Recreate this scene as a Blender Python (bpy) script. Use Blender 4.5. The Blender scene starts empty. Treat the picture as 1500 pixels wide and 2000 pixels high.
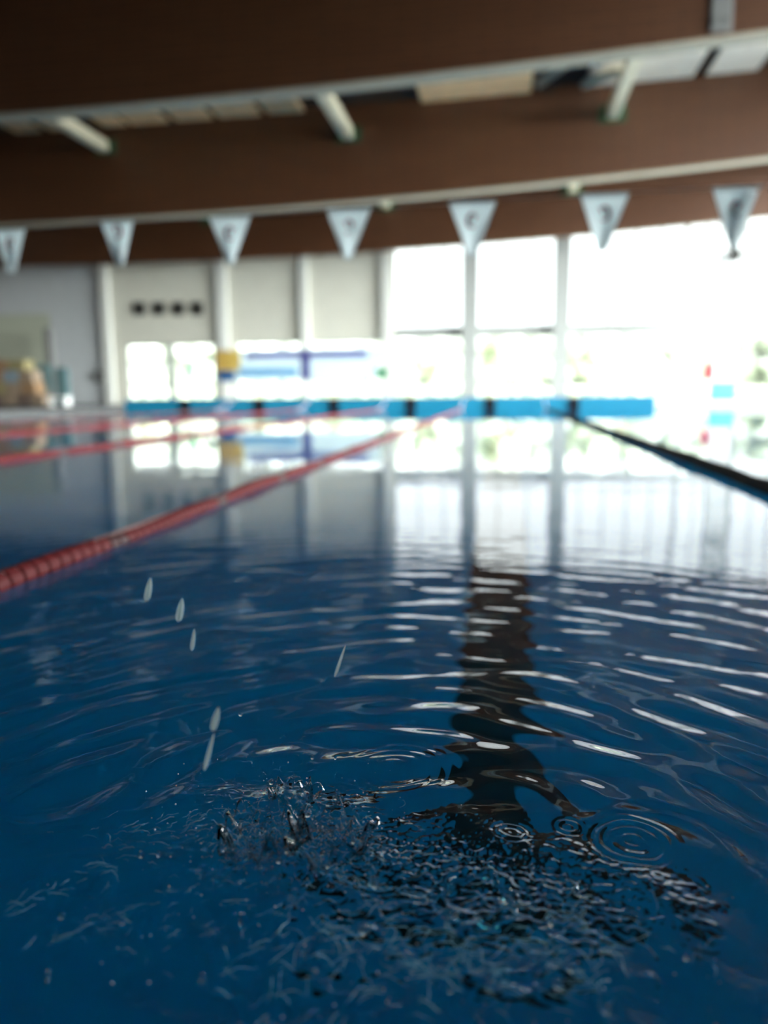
import bpy, bmesh, math, random
import numpy as np
from mathutils import Vector, Matrix
random.seed(7)
rng = np.random.default_rng(11)
S = bpy.context.scene
COL = S.collection

# ------------------------------------------------------------------ camera
CAM_Z = 0.48
F = 1500.0                                   # focal length in pixels of the 1500x2000 frame
YAW, PITCH, ROLL = math.radians(8.80), math.radians(8.72), 0.0076
fw = Vector((-math.sin(YAW) * math.cos(PITCH), math.cos(YAW) * math.cos(PITCH), -math.sin(PITCH)))
rt0 = Vector((math.cos(YAW), math.sin(YAW), 0))
up0 = rt0.cross(fw)
rt = rt0 * math.cos(ROLL) - up0 * math.sin(ROLL)
up = up0 * math.cos(ROLL) + rt0 * math.sin(ROLL)
CAM = Vector((0, 0, CAM_Z))
cam_d = bpy.data.cameras.new('camera')
cam_d.sensor_fit = 'VERTICAL'
cam_d.sensor_height = 36.0
cam_d.lens = 27.0
cam_d.clip_start = 0.02
cam_d.clip_end = 400
cam_d.dof.use_dof = True
cam_d.dof.focus_distance = 0.98
cam_d.dof.aperture_fstop = 1.8
cam_o = bpy.data.objects.new('camera', cam_d)
COL.objects.link(cam_o)
cam_o.matrix_world = Matrix(((rt.x, up.x, -fw.x, CAM.x), (rt.y, up.y, -fw.y, CAM.y), (rt.z, up.z, -fw.z, CAM.z), (0, 0, 0, 1)))
S.camera = cam_o


def at(px, py, Y):
    """the point of the vertical plane at depth Y that a ray of the survey meets"""
    d = fw + rt * ((px - 750) / F) + up * ((1000 - py) / F)
    return CAM + d * ((Y - CAM.y) / d.y)


def on_water(px, py, z=0.0):
    d = fw + rt * ((px - 750) / F) + up * ((1000 - py) / F)
    return CAM + d * ((z - CAM.z) / d.z)


# ------------------------------------------------------------------ world and exposure
SKY, FILL_LOBE = 2.8, 66.0
w = bpy.data.worlds.new('overcast_sky')
S.world = w
w.use_nodes = True
nt = w.node_tree
nt.nodes.clear()
wo = nt.nodes.new('ShaderNodeOutputWorld')
bg = nt.nodes.new('ShaderNodeBackground')
bg.inputs['Color'].default_value = (0.95, 0.985, 1.0, 1)
# hazy sky: even towards the far glazing, plus an unseen bright lobe added at the right to light the hall
tcw = nt.nodes.new('ShaderNodeTexCoord')
dotn = nt.nodes.new('ShaderNodeVectorMath')
dotn.operation = 'DOT_PRODUCT'
FILL_DIR = Vector((0.86, -0.12, 0.42)).normalized()
dotn.inputs[1].default_value = FILL_DIR
mr = nt.nodes.new('ShaderNodeMapRange')
mr.interpolation_type = 'SMOOTHSTEP'
mr.inputs['From Min'].default_value = 0.45
mr.inputs['From Max'].default_value = 1.0
mr.inputs['To Min'].default_value = SKY
mr.inputs['To Max'].default_value = FILL_LOBE
nt.links.new(tcw.outputs['Generated'], dotn.inputs[0])
nt.links.new(dotn.outputs['Value'], mr.inputs['Value'])
nt.links.new(mr.outputs[0], bg.inputs['Strength'])
nt.links.new(bg.outputs[0], wo.inputs[0])
S.view_settings.view_transform = 'Standard'
S.view_settings.look = 'None'
S.view_settings.exposure = 0.0
S.view_settings.gamma = 1.0
S.view_settings.use_curve_mapping = False
S.cycles.use_denoising = True
S.cycles.max_bounces = 9
S.cycles.diffuse_bounces = 4
S.cycles.glossy_bounces = 5
S.cycles.transmission_bounces = 7
S.cycles.transparent_max_bounces = 8
S.cycles.sample_clamp_indirect = 6.0
S.cycles.blur_glossy = 1.0


# ------------------------------------------------------------------ materials
def mat(name, color, rough=0.6, metal=0.0, noise=0.0, scale=6.0, spec=0.5, stretch=None):
    m = bpy.data.materials.new(name)
    m.use_nodes = True
    n = m.node_tree
    p = n.nodes['Principled BSDF']
    p.inputs['Base Color'].default_value = (*color, 1)
    p.inputs['Roughness'].default_value = rough
    p.inputs['Metallic'].default_value = metal
    p.inputs['Specular IOR Level'].default_value = spec
    if noise > 0:
        tc = n.nodes.new('ShaderNodeTexCoord')
        mp = n.nodes.new('ShaderNodeMapping')
        if stretch:
            mp.inputs['Scale'].default_value = stretch
        tx = n.nodes.new('ShaderNodeTexNoise')
        tx.inputs['Scale'].default_value = scale
        tx.inputs['Detail'].default_value = 5
        rp = n.nodes.new('ShaderNodeValToRGB')
        rp.color_ramp.elements[0].position = 0.3
        rp.color_ramp.elements[1].position = 0.7
        rp.color_ramp.elements[0].color = (*[c * (1 - noise) for c in color], 1)
        rp.color_ramp.elements[1].color = (*[min(1, c * (1 + noise)) for c in color], 1)
        n.links.new(tc.outputs['Object'], mp.inputs[0])
        n.links.new(mp.outputs[0], tx.inputs['Vector'])
        n.links.new(tx.outputs['Fac'], rp.inputs[0])
        n.links.new(rp.outputs[0], p.inputs['Base Color'])
    return m


def tile_mat(name, c1, c2, grout, scale, rough=0.35, spec=0.5):
    m = bpy.data.materials.new(name)
    m.use_nodes = True
    n = m.node_tree
    p = n.nodes['Principled BSDF']
    p.inputs['Roughness'].default_value = rough
    p.inputs['Specular IOR Level'].default_value = spec
    tc = n.nodes.new('ShaderNodeTexCoord')
    br = n.nodes.new('ShaderNodeTexBrick')
    br.offset = 0.0
    br.inputs['Color1'].default_value = (*c1, 1)
    br.inputs['Color2'].default_value = (*c2, 1)
    br.inputs['Mortar'].default_value = (*grout, 1)
    br.inputs['Scale'].default_value = scale
    br.inputs['Mortar Size'].default_value = 0.012
    br.inputs['Brick Width'].default_value = 0.5
    br.inputs['Row Height'].default_value = 0.5
    n.links.new(tc.outputs['Object'], br.inputs['Vector'])
    n.links.new(br.outputs['Color'], p.inputs['Base Color'])
    return m


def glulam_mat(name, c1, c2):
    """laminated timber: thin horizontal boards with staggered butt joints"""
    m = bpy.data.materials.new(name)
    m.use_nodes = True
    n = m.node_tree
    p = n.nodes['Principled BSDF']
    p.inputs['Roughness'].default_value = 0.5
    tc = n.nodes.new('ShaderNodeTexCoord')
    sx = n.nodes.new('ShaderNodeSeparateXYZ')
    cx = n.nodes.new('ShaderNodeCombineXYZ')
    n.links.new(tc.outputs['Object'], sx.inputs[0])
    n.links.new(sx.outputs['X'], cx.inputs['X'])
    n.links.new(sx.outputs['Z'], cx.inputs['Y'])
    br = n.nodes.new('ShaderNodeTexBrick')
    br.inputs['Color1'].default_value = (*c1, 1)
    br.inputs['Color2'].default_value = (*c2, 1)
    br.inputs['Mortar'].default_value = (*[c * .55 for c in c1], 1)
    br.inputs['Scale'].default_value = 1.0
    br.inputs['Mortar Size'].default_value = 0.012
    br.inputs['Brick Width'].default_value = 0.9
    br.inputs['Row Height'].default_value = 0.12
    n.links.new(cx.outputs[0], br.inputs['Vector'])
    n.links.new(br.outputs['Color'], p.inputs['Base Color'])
    return m


def pane_mat(name, tint=(0.97, 0.99, 0.985)):
    m = bpy.data.materials.new(name)
    m.use_nodes = True
    n = m.node_tree
    n.nodes.clear()
    o = n.nodes.new('ShaderNodeOutputMaterial')
    mx = n.nodes.new('ShaderNodeMixShader')
    fr = n.nodes.new('ShaderNodeFresnel')
    fr.inputs['IOR'].default_value = 1.45
    tr = n.nodes.new('ShaderNodeBsdfTransparent')
    tr.inputs['Color'].default_value = (*tint, 1)
    gl = n.nodes.new('ShaderNodeBsdfGlossy')
    gl.inputs['Roughness'].default_value = 0.02
    n.links.new(fr.outputs[0], mx.inputs[0])
    n.links.new(tr.outputs[0], mx.inputs[1])
    n.links.new(gl.outputs[0], mx.inputs[2])
    n.links.new(mx.outputs[0], o.inputs[0])
    return m


def cloth_mat(name, color, trans=0.4, ramp=None):
    m = bpy.data.materials.new(name)
    m.use_nodes = True
    n = m.node_tree
    n.nodes.clear()
    o = n.nodes.new('ShaderNodeOutputMaterial')
    mx = n.nodes.new('ShaderNodeMixShader')
    mx.inputs[0].default_value = trans
    d = n.nodes.new('ShaderNodeBsdfDiffuse')
    t = n.nodes.new('ShaderNodeBsdfTranslucent')
    for b in (d, t):
        b.inputs['Color'].default_value = (*color, 1)
    n.links.new(d.outputs[0], mx.inputs[1])
    n.links.new(t.outputs[0], mx.inputs[2])
    n.links.new(mx.outputs[0], o.inputs[0])
    return m


def water_mat(name, tint, bump=False):
    m = bpy.data.materials.new(name)
    m.use_nodes = True
    n = m.node_tree
    n.nodes.clear()
    o = n.nodes.new('ShaderNodeOutputMaterial')
    mx = n.nodes.new('ShaderNodeMixShader')
    fr = n.nodes.new('ShaderNodeFresnel')
    fr.inputs['IOR'].default_value = 1.333
    rf = n.nodes.new('ShaderNodeBsdfRefraction')
    rf.inputs['IOR'].default_value = 1.333
    rf.inputs['Roughness'].default_value = 0.0
    rf.inputs['Color'].default_value = (*tint, 1)
    gl = n.nodes.new('ShaderNodeBsdfGlossy')
    gl.inputs['Roughness'].default_value = 0.0
    gl.inputs['Color'].default_value = (1, 1, 1, 1)
    n.links.new(fr.outputs[0], mx.inputs[0])
    n.links.new(rf.outputs[0], mx.inputs[1])
    n.links.new(gl.outputs[0], mx.inputs[2])
    n.links.new(mx.outputs[0], o.inputs[0])
    if bump:
        tc = n.nodes.new('ShaderNodeTexCoord')
        mp = n.nodes.new('ShaderNodeMapping')
        mp.inputs['Scale'].default_value = (0.8, 1.6, 1.0)
        tx = n.nodes.new('ShaderNodeTexNoise')
        tx.inputs['Scale'].default_value = 9.0
        tx.inputs['Detail'].default_value = 2.5
        bp = n.nodes.new('ShaderNodeBump')
        bp.inputs['Strength'].default_value = 1.0
        bp.inputs['Distance'].default_value = 0.0012
        # the water lies calmer the farther it is from the disturbed near end
        sp = n.nodes.new('ShaderNodeSeparateXYZ')
        fade = n.nodes.new('ShaderNodeMapRange')
        fade.inputs['From Min'].default_value = 1.0
        fade.inputs['From Max'].default_value = 7.0
        fade.inputs['To Min'].default_value = 0.9
        fade.inputs['To Max'].default_value = 0.04
        n.links.new(tc.outputs['Object'], sp.inputs[0])
        n.links.new(sp.outputs['Y'], fade.inputs['Value'])
        n.links.new(fade.outputs[0], bp.inputs['Strength'])
        n.links.new(tc.outputs['Object'], mp.inputs[0])
        n.links.new(mp.outputs[0], tx.inputs['Vector'])
        n.links.new(tx.outputs['Fac'], bp.inputs['Height'])
        for b in (fr, rf, gl):
            n.links.new(bp.outputs[0], b.inputs['Normal'])
    return m


M = {
    'water': water_mat('pool_water', (0.34, 0.86, 0.97), bump=True),
    'drop': water_mat('water_drop', (0.97, 0.99, 1.0)),
    'strand': cloth_mat('falling_water', (0.8, 0.95, 0.95), .5),
    'thread': cloth_mat('torn_water', (0.62, 0.92, 1.0), .55),
    'foam': mat('foam', (0.9, 0.97, 1.0), 0.15, spec=1.0),
    'pool_tile': tile_mat('pool_tile', (0.015, 0.46, 0.76), (0.018, 0.48, 0.79), (0.03, 0.43, 0.75), 6.0),
    'lane_black': mat('lane_black', (0.004, 0.004, 0.006), 0.5),
    'coping': mat('white_coping', (0.85, 0.86, 0.86), 0.4, noise=.04),
    'deck': tile_mat('deck_tile', (0.085, 0.082, 0.08), (0.095, 0.092, 0.09), (0.06, 0.06, 0.06), 4.0, .9, 0.05),
    'darkdeck': mat('dark_deck_edge', (0.08, 0.08, 0.078), 0.9, noise=.1, spec=.05),
    'cream': mat('cream_cladding', (0.66, 0.64, 0.54), 0.7, noise=.03, scale=2),
    'greywall': mat('grey_cladding', (0.52, 0.54, 0.54), 0.7, noise=.04, scale=2),
    'greenwall': mat('olive_cladding', (0.44, 0.46, 0.36), 0.7, noise=.04, scale=2),
    'white': mat('white_paint', (0.82, 0.83, 0.80), 0.5, noise=.03),
    'pillar': mat('pale_pillar', (0.74, 0.74, 0.68), 0.5, noise=.03),
    'frame': mat('window_frame', (0.34, 0.35, 0.33), 0.45),
    'glass': pane_mat('window_glass'),
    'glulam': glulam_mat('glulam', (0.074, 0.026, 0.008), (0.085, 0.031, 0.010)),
    'underside_light': mat('painted_underside_light', (0.32, 0.28, 0.21), 0.6, noise=.06, scale=3),  # light on the beam undersides, painted as a paler colour
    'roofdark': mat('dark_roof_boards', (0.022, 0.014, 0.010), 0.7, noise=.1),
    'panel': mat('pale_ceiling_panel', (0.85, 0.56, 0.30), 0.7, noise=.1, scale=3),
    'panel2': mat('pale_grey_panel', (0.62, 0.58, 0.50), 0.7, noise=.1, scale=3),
    'timber': mat('pale_timber', (0.60, 0.55, 0.40), 0.6, noise=.08, scale=8),
    'bracket': mat('green_bracket', (0.012, 0.06, 0.022), 0.5),
    'steel': mat('grey_steel', (0.22, 0.22, 0.21), 0.5, 0.3),
    'backwall': mat('dark_wall', (0.07, 0.055, 0.045), 0.8),
    'bulk': mat('blue_bulkhead', (0.008, 0.22, 0.36), 0.45, noise=.04, scale=3),
    'black': mat('black_rubber', (0.008, 0.008, 0.010), 0.7, spec=.15),
    'padblue': mat('blue_pad', (0.08, 0.50, 0.80), 0.5),
    'red': mat('red_paint', (0.60, 0.02, 0.05), 0.4),
    'float_red': mat('red_float', (0.125, 0.011, 0.013), 0.6, noise=.1, scale=30, spec=.2),
    'float_dark': mat('dark_red_float', (0.06, 0.012, 0.014), 0.4),
    'float_backlit': mat('backlit_float', (0.006, 0.006, 0.010), 0.7, spec=.1),  # dark red floats seen against the light, their shade painted near black
    'cord': mat('white_cord', (0.6, 0.58, 0.55), 0.6),
    'pinkcord': mat('pale_pink_cord', (0.7, 0.5, 0.48), 0.6),
    'flag': cloth_mat('pennant_cloth', (0.84, 0.90, 0.90), 0.45),
    'logo': cloth_mat('pennant_print', (0.72, 0.06, 0.22), 0.25),
    'dark': mat('dark_grey', (0.03, 0.03, 0.025), 0.6),
    'ban_white': cloth_mat('banner_white', (0.80, 0.88, 0.92), 0.65),
    'ban_yellow': cloth_mat('banner_yellow', (0.85, 0.68, 0.25), 0.5),
    'ban_blue': cloth_mat('banner_blue', (0.10, 0.28, 0.55), 0.5),
    'ban_violet': cloth_mat('banner_violet', (0.30, 0.30, 0.62), 0.6),
    'ban_sky': cloth_mat('banner_sky', (0.45, 0.68, 0.85), 0.65),
    'ban_green': cloth_mat('banner_green', (0.20, 0.50, 0.32), 0.5),
    'sign_green': cloth_mat('sign_green', (0.55, 0.85, 0.65), 0.6),
    'teal': mat('teal_foam', (0.09, 0.17, 0.18), 0.6),
    'tan': mat('tan_foam', (0.26, 0.19, 0.13), 0.7),
    'orange': mat('orange_foam', (0.27, 0.16, 0.08), 0.7),
    'ochre': mat('ochre_foam', (0.26, 0.22, 0.10), 0.7),
    'greyblue': mat('grey_blue_foam', (0.2, 0.25, 0.28), 0.7),
    'brown': mat('brown_foam', (0.13, 0.09, 0.07), 0.7),
    'lawn': mat('lawn', (0.50, 0.56, 0.38), 0.9, noise=.2, scale=3),
    'leaf': mat('leaf', (0.24, 0.26, 0.19), 0.8, noise=.3, scale=4),
    'farleaf': mat('far_leaf', (0.30, 0.315, 0.28), 0.9, noise=.1, scale=.6),
    'bark': mat('bark', (0.25, 0.2, 0.15), 0.9),
    'paving': mat('pale_paving', (0.6, 0.6, 0.57), 0.9, noise=.05),
}


# ------------------------------------------------------------------ builders
def bm_box(bm, a, b, bevel=0.0):
    a, b = Vector(a), Vector(b)
    r = bmesh.ops.create_cube(bm, size=1.0)
    c, s = (a + b) / 2, b - a
    for v in r['verts']:
        v.co = Vector((v.co.x * s.x, v.co.y * s.y, v.co.z * s.z)) + c
    if bevel > 0:
        es = {e for v in r['verts'] for e in v.link_edges}
        bmesh.ops.bevel(bm, geom=list(es), offset=bevel, segments=2, affect='EDGES', profile=.6)


def bm_tube(bm, pts, rad, seg=10, cap=True):
    pts = [Vector(p) for p in pts]
    rads = rad if isinstance(rad, (list, tuple)) else [rad] * len(pts)
    rings = []
    ref = Vector((0, 0, 1))
    for i, p in enumerate(pts):
        t = (pts[min(i + 1, len(pts) - 1)] - pts[max(i - 1, 0)]).normalized()
        rf = ref if abs(t.dot(ref)) < .95 else Vector((1, 0, 0))
        u = t.cross(rf).normalized()
        v = u.cross(t)
        rings.append([bm.verts.new(p + (u * math.cos(k * 2 * math.pi / seg) + v * math.sin(k * 2 * math.pi / seg)) * rads[i]) for k in range(seg)])
    for a, b in zip(rings, rings[1:]):
        for k in range(seg):
            bm.faces.new((a[k], a[(k + 1) % seg], b[(k + 1) % seg], b[k]))
    if cap:
        bm.faces.new(rings[0][::-1])
        bm.faces.new(rings[-1])


def bm_lathe(bm, prof, origin, axis='Z', seg=20):
    """profile [(radius, along)] turned about an axis through origin"""
    o = Vector(origin)
    rings = []
    for r, h in prof:
        ring = []
        for k in range(seg):
            c, s = math.cos(k * 2 * math.pi / seg) * r, math.sin(k * 2 * math.pi / seg) * r
            p = {'Z': (c, s, h), 'Y': (c, h, s), 'X': (h, c, s)}[axis]
            ring.append(bm.verts.new(o + Vector(p)))
        rings.append(ring)
    for a, b in zip(rings, rings[1:]):
        for k in range(seg):
            bm.faces.new((a[k], a[(k + 1) % seg], b[(k + 1) % seg], b[k]))
    bm.faces.new(rings[0][::-1])
    bm.faces.new(rings[-1])


def finish(name, bm, m, parent=None, smooth=False):
    bmesh.ops.recalc_face_normals(bm, faces=bm.faces)
    me = bpy.data.meshes.new(name)
    bm.to_mesh(me)
    bm.free()
    if smooth:
        me.polygons.foreach_set('use_smooth', [True] * len(me.polygons))
    me.materials.append(m)
    o = bpy.data.objects.new(name, me)
    COL.objects.link(o)
    if parent is not None:
        o.parent = parent
        o.matrix_parent_inverse = Matrix.Translation(parent.location).inverted() if not parent.rotation_euler.z else parent.matrix_basis.inverted()
    return o


def box(name, a, b, m, parent=None, bevel=0.0):
    bm = bmesh.new()
    bm_box(bm, a, b, bevel)
    return finish(name, bm, m, parent)


def tag(o, label, cat, group=None, kind=None):
    o['label'] = label
    o['category'] = cat
    if group:
        o['group'] = group
    if kind:
        o['kind'] = kind
    return o


def thing(name, loc, label, cat, group=None, kind=None):
    o = bpy.data.objects.new(name, None)
    COL.objects.link(o)
    o.location = loc
    return tag(o, label, cat, group, kind)


def struct(o, label=None, cat=None):
    o['kind'] = 'structure'
    if label:
        o['label'] = label
        o['category'] = cat
    return o


# ------------------------------------------------------------------ hall shell
XL, XR, YB, YF = -24.0, 11.0, -14.0, 32.0      # inner faces of the hall
PL, PR, PN, PF = -12.8, 9.9, 0.12, 25.0        # pool edges
DECK = 0.13
DEPTH = -1.95


_rp = [at(*q, 22.0) for q in ((0, 264), (300, 243), (575, 227), (850, 192), (1030, 180), (1370, 150), (1500, 134))]
_rc = np.polyfit([q.x for q in _rp], [q.z for q in _rp], 2)


def roof_z(X):
    return float(np.polyval(_rc, X)) + .1


# pool basin
bm = bmesh.new()
bm_box(bm, (PL - .3, PN - .3, DEPTH - .2), (PR + .3, PF + .3, DEPTH))
pool_floor = struct(finish('floor_pool', bm, M['pool_tile']), 'blue tiled pool floor under the water', 'floor')
bm = bmesh.new()
bm_box(bm, (-0.155, 2.32, DEPTH), (0.155, 23.5, DEPTH + .004))
bm_box(bm, (-0.57, 2.17, DEPTH), (0.57, 2.38, DEPTH + .005))
struct(finish('lane_marking', bm, M['lane_black'], pool_floor))
for nm, a, b in (('wall_pool_left', (PL - .3, PN - .3, DEPTH), (PL, PF + .3, -.06)),
                 ('wall_pool_right', (PR, PN - .3, DEPTH), (PR + .3, PF + .3, -.06)),
                 ('wall_pool_near', (PL, PN - .3, DEPTH), (PR, PN, -.06)),
                 ('wall_pool_far', (PL, PF, DEPTH), (PR, PF + .3, -.06))):
    struct(box(nm, a, b, M['pool_tile']))
# coping on the pool edge
for k, (a, b) in enumerate((((PL - .35, PN - .35, DECK - .19), (PL + .02, PF + .35, DECK)),
                            ((PR - .02, PN - .35, DECK - .19), (PR + .35, PF + .35, DECK)),
                            ((PL + .02, PN - .35, DECK - .19), (PR - .02, PN + .02, DECK)),
                            ((PL + .02, PF - .02, DECK - .19), (PR - .02, PF + .35, DECK)))):
    struct(box('trim_%d' % (k + 1), a, b, M['darkdeck'] if k == 0 else M['coping'], bevel=.012))
# decks round the pool
for nm, a, b, m in (('floor_left', (XL, YB, -.2), (PL - .35, YF, DECK), M['deck']),
                    ('floor_right', (PR + .35, YB, -.2), (XR, YF, DECK), M['coping']),
                    ('floor_near', (PL - .35, YB, -.2), (PR + .35, PN - .35, DECK), M['deck']),
                    ('floor_far', (PL - .35, PF + .35, -.2), (PR + .35, YF, DECK), M['coping'])):
    struct(box(nm, a, b, m))

# roof slab following the pitch of the beams
bm = bmesh.new()
n = 24
for y0, y1 in ((YB - .3, YF + .3),):
    vs = []
    for i in range(n + 1):
        X = XL - .3 + (XR - XL + .6) * i / n
        z = roof_z(X) + .02
        vs.append([bm.verts.new((X, y, zz)) for y, zz in ((y0, z), (y1, z), (y1, z + .3), (y0, z + .3))])
    for a, b in zip(vs, vs[1:]):
        for k in range(4):
            bm.faces.new((a[k], a[(k + 1) % 4], b[(k + 1) % 4], b[k]))
    bm.faces.new(vs[0])
    bm.faces.new(vs[-1][::-1])
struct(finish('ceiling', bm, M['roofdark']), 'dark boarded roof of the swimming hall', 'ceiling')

# near and left walls
struct(box('wall_near', (XL - .3, YB - .3, -.2), (XR + .3, YB, 9.5), M['backwall']))
struct(box('wall_left', (XL - .3, YB, -.2), (XL, YF, 8.0), M['backwall']))
# right wall: low plinth and glazed bays
struct(box('wall_right', (XR, YB, -.2), (XR + .3, YF, .55), M['white']))
struct(box('wall_right_near', (XR, YB, .55), (XR + .3, 7.0, 8.3), M['backwall']))
struct(box('trim_5', (XR, YB, 8.3), (XR + .3, YF, 10.2), M['cream']))
bays = [7.0, 13.25, 19.5, 25.75, YF]
for k in range(len(bays) - 1):
    y0, y1 = bays[k], bays[k + 1]
    bm = bmesh.new()
    t = .09
    bm_box(bm, (XR + .05, y0, .55), (XR + .25, y0 + .3, 8.3))
    for z in (.55, 3.3, 8.3 - t):
        bm_box(bm, (XR + .08, y0 + .3, z), (XR + .22, y1, z + t))
    for j in range(1, 4):
        yy = y0 + .3 + (y1 - y0 - .3) * j / 4
        bm_box(bm, (XR + .1, yy - .03, .55), (XR + .2, yy + .03, 8.3))
    wf = struct(finish('window_%d' % (k + 1), bm, M['frame']))
    struct(box('pane', (XR + .14, y0 + .3, .55), (XR + .155, y1, 8.3), M['glass'], wf))


# far wall: XS(px) is where a vertical of the survey meets the wall
def XS(px, py=640, Y=YF):
    return at(px, py, Y).x


def ZS(py, px=750, Y=YF):
    return at(px, py, Y).z


zt = ZS(668, 500)                             # head of the low windows
x_l1, x_r1 = XS(243), XS(417)
x_l2, x_r2 = XS(458), XS(748)
x_g = XS(768)
TH = .3


def wall_piece(name, x0, x1, z0, z1, m):
    return struct(box(name, (x0, YF, z0), (x1, YF + TH, z1), m))


xg0, xg1 = XS(212), XS(98)
far = bpy.data.objects.new('wall_far', None)
COL.objects.link(far)
far.location = (0, YF, 0)
struct(far, 'cream clad far wall above the low windows', 'wall')


def far_piece(name, x0, x1, z0, z1, m):
    o = box(name, (x0, YF, z0), (x1, YF + TH, z1), m, far)
    return o


far_piece('upper_cladding', xg0, x_g, zt, 8.6, M['cream'])
far_piece('corner_cladding', XL, xg0, ZS(612, 100), 8.6, M['greywall'])
far_piece('lower_cladding', xg1, xg0, -.2, ZS(612, 100), M['greywall'])
far_piece('olive_cladding', XL, xg1, -.2, ZS(612, 100), M['greenwall'])
far_piece('pier', xg0, x_l1, -.2, zt, M['cream'])
far_piece('pier', x_r1, x_l2, -.2, zt, M['cream'])
far_piece('pier', x_r2, x_g, -.2, zt, M['cream'])
far_piece('sill', x_l1, x_r1, -.2, .3, M['white'])
far_piece('sill', x_l2, x_r2, -.2, .3, M['white'])
far_piece('sill', x_g, XR, -.2, .3, M['white'])
far_piece('spandrel', x_g, XR, 8.2, 10.2, M['cream'])

# pillars set against the far wall
for px, wpx in ((211, 17), (438, 20), (597, 15), (757, 18)):
    c = XS(px)
    hw = wpx / 1500 * 32 / 2
    struct(box('pillar', (c - hw, YF - .22, DECK), (c + hw, YF, roof_z(c) - .3), M['pillar']), None)


# glazing of the far wall
def window(idx, x0, x1, z0, z1, mullions, transoms, fr=.07):
    bm = bmesh.new()
    y0, y1 = YF + .06, YF + .2
    bm_box(bm, (x0, y0, z0), (x0 + fr, y1, z1))
    bm_box(bm, (x1 - fr, y0, z0), (x1, y1, z1))
    bm_box(bm, (x0 + fr, y0, z0), (x1 - fr, y1, z0 + fr))
    bm_box(bm, (x0 + fr, y0, z1 - fr), (x1 - fr, y1, z1))
    for z, h in transoms:
        bm_box(bm, (x0 + fr, y0, z - h / 2), (x1 - fr, y1, z + h / 2))
    for x, z_a, z_b in mullions:
        bm_box(bm, (x - .022, y0 + .02, z_a), (x + .022, y1 - .02, z_b))
    f = struct(finish('window_%d' % idx, bm, M['frame']))
    struct(box('pane', (x0 + .02, YF + .12, z0 + .02), (x1 - .02, YF + .132, z1 - .02), M['glass'], f))
    return f


z0 = .3
zz = ZS(648, 900)
window(10, x_l1, XS(331), z0, zt, [], [])
window(11, XS(331), x_r1, z0, zt, [], [])
struct(box('window_post', (XS(331) - .15, YF - .1, .3), (XS(331) + .15, YF + .05, zt), M['frame']))
window(12, x_l2, XS(597), z0, zt, [], [])
window(13, XS(597), x_r2, z0, zt, [], [])
gl_edges = [768, 918, 1095, 1335, 1530]
for k in range(4):
    a, b = XS(gl_edges[k]), min(XS(gl_edges[k + 1]), XR)
    nm = 3 if k < 2 else 5
    mus = [(a + (b - a) * j / nm, zz, 8.2) for j in range(1, nm)] + [((a + b) / 2, .3, zz)]
    window(14 + k, a, b, z0, 8.2, mus, [(zz, .45)])
    if 0 < k < 3:
        struct(box('pillar', (a - .32, YF - .3, DECK), (a + .32, YF + .04, 8.3), M['frame']))

# ------------------------------------------------------------------ glulam beams
def quad(p):
    xs = np.array([q[0] for q in p])
    zs = np.array([q[1] for q in p])
    return np.polyfit(xs, zs, 2)


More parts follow.
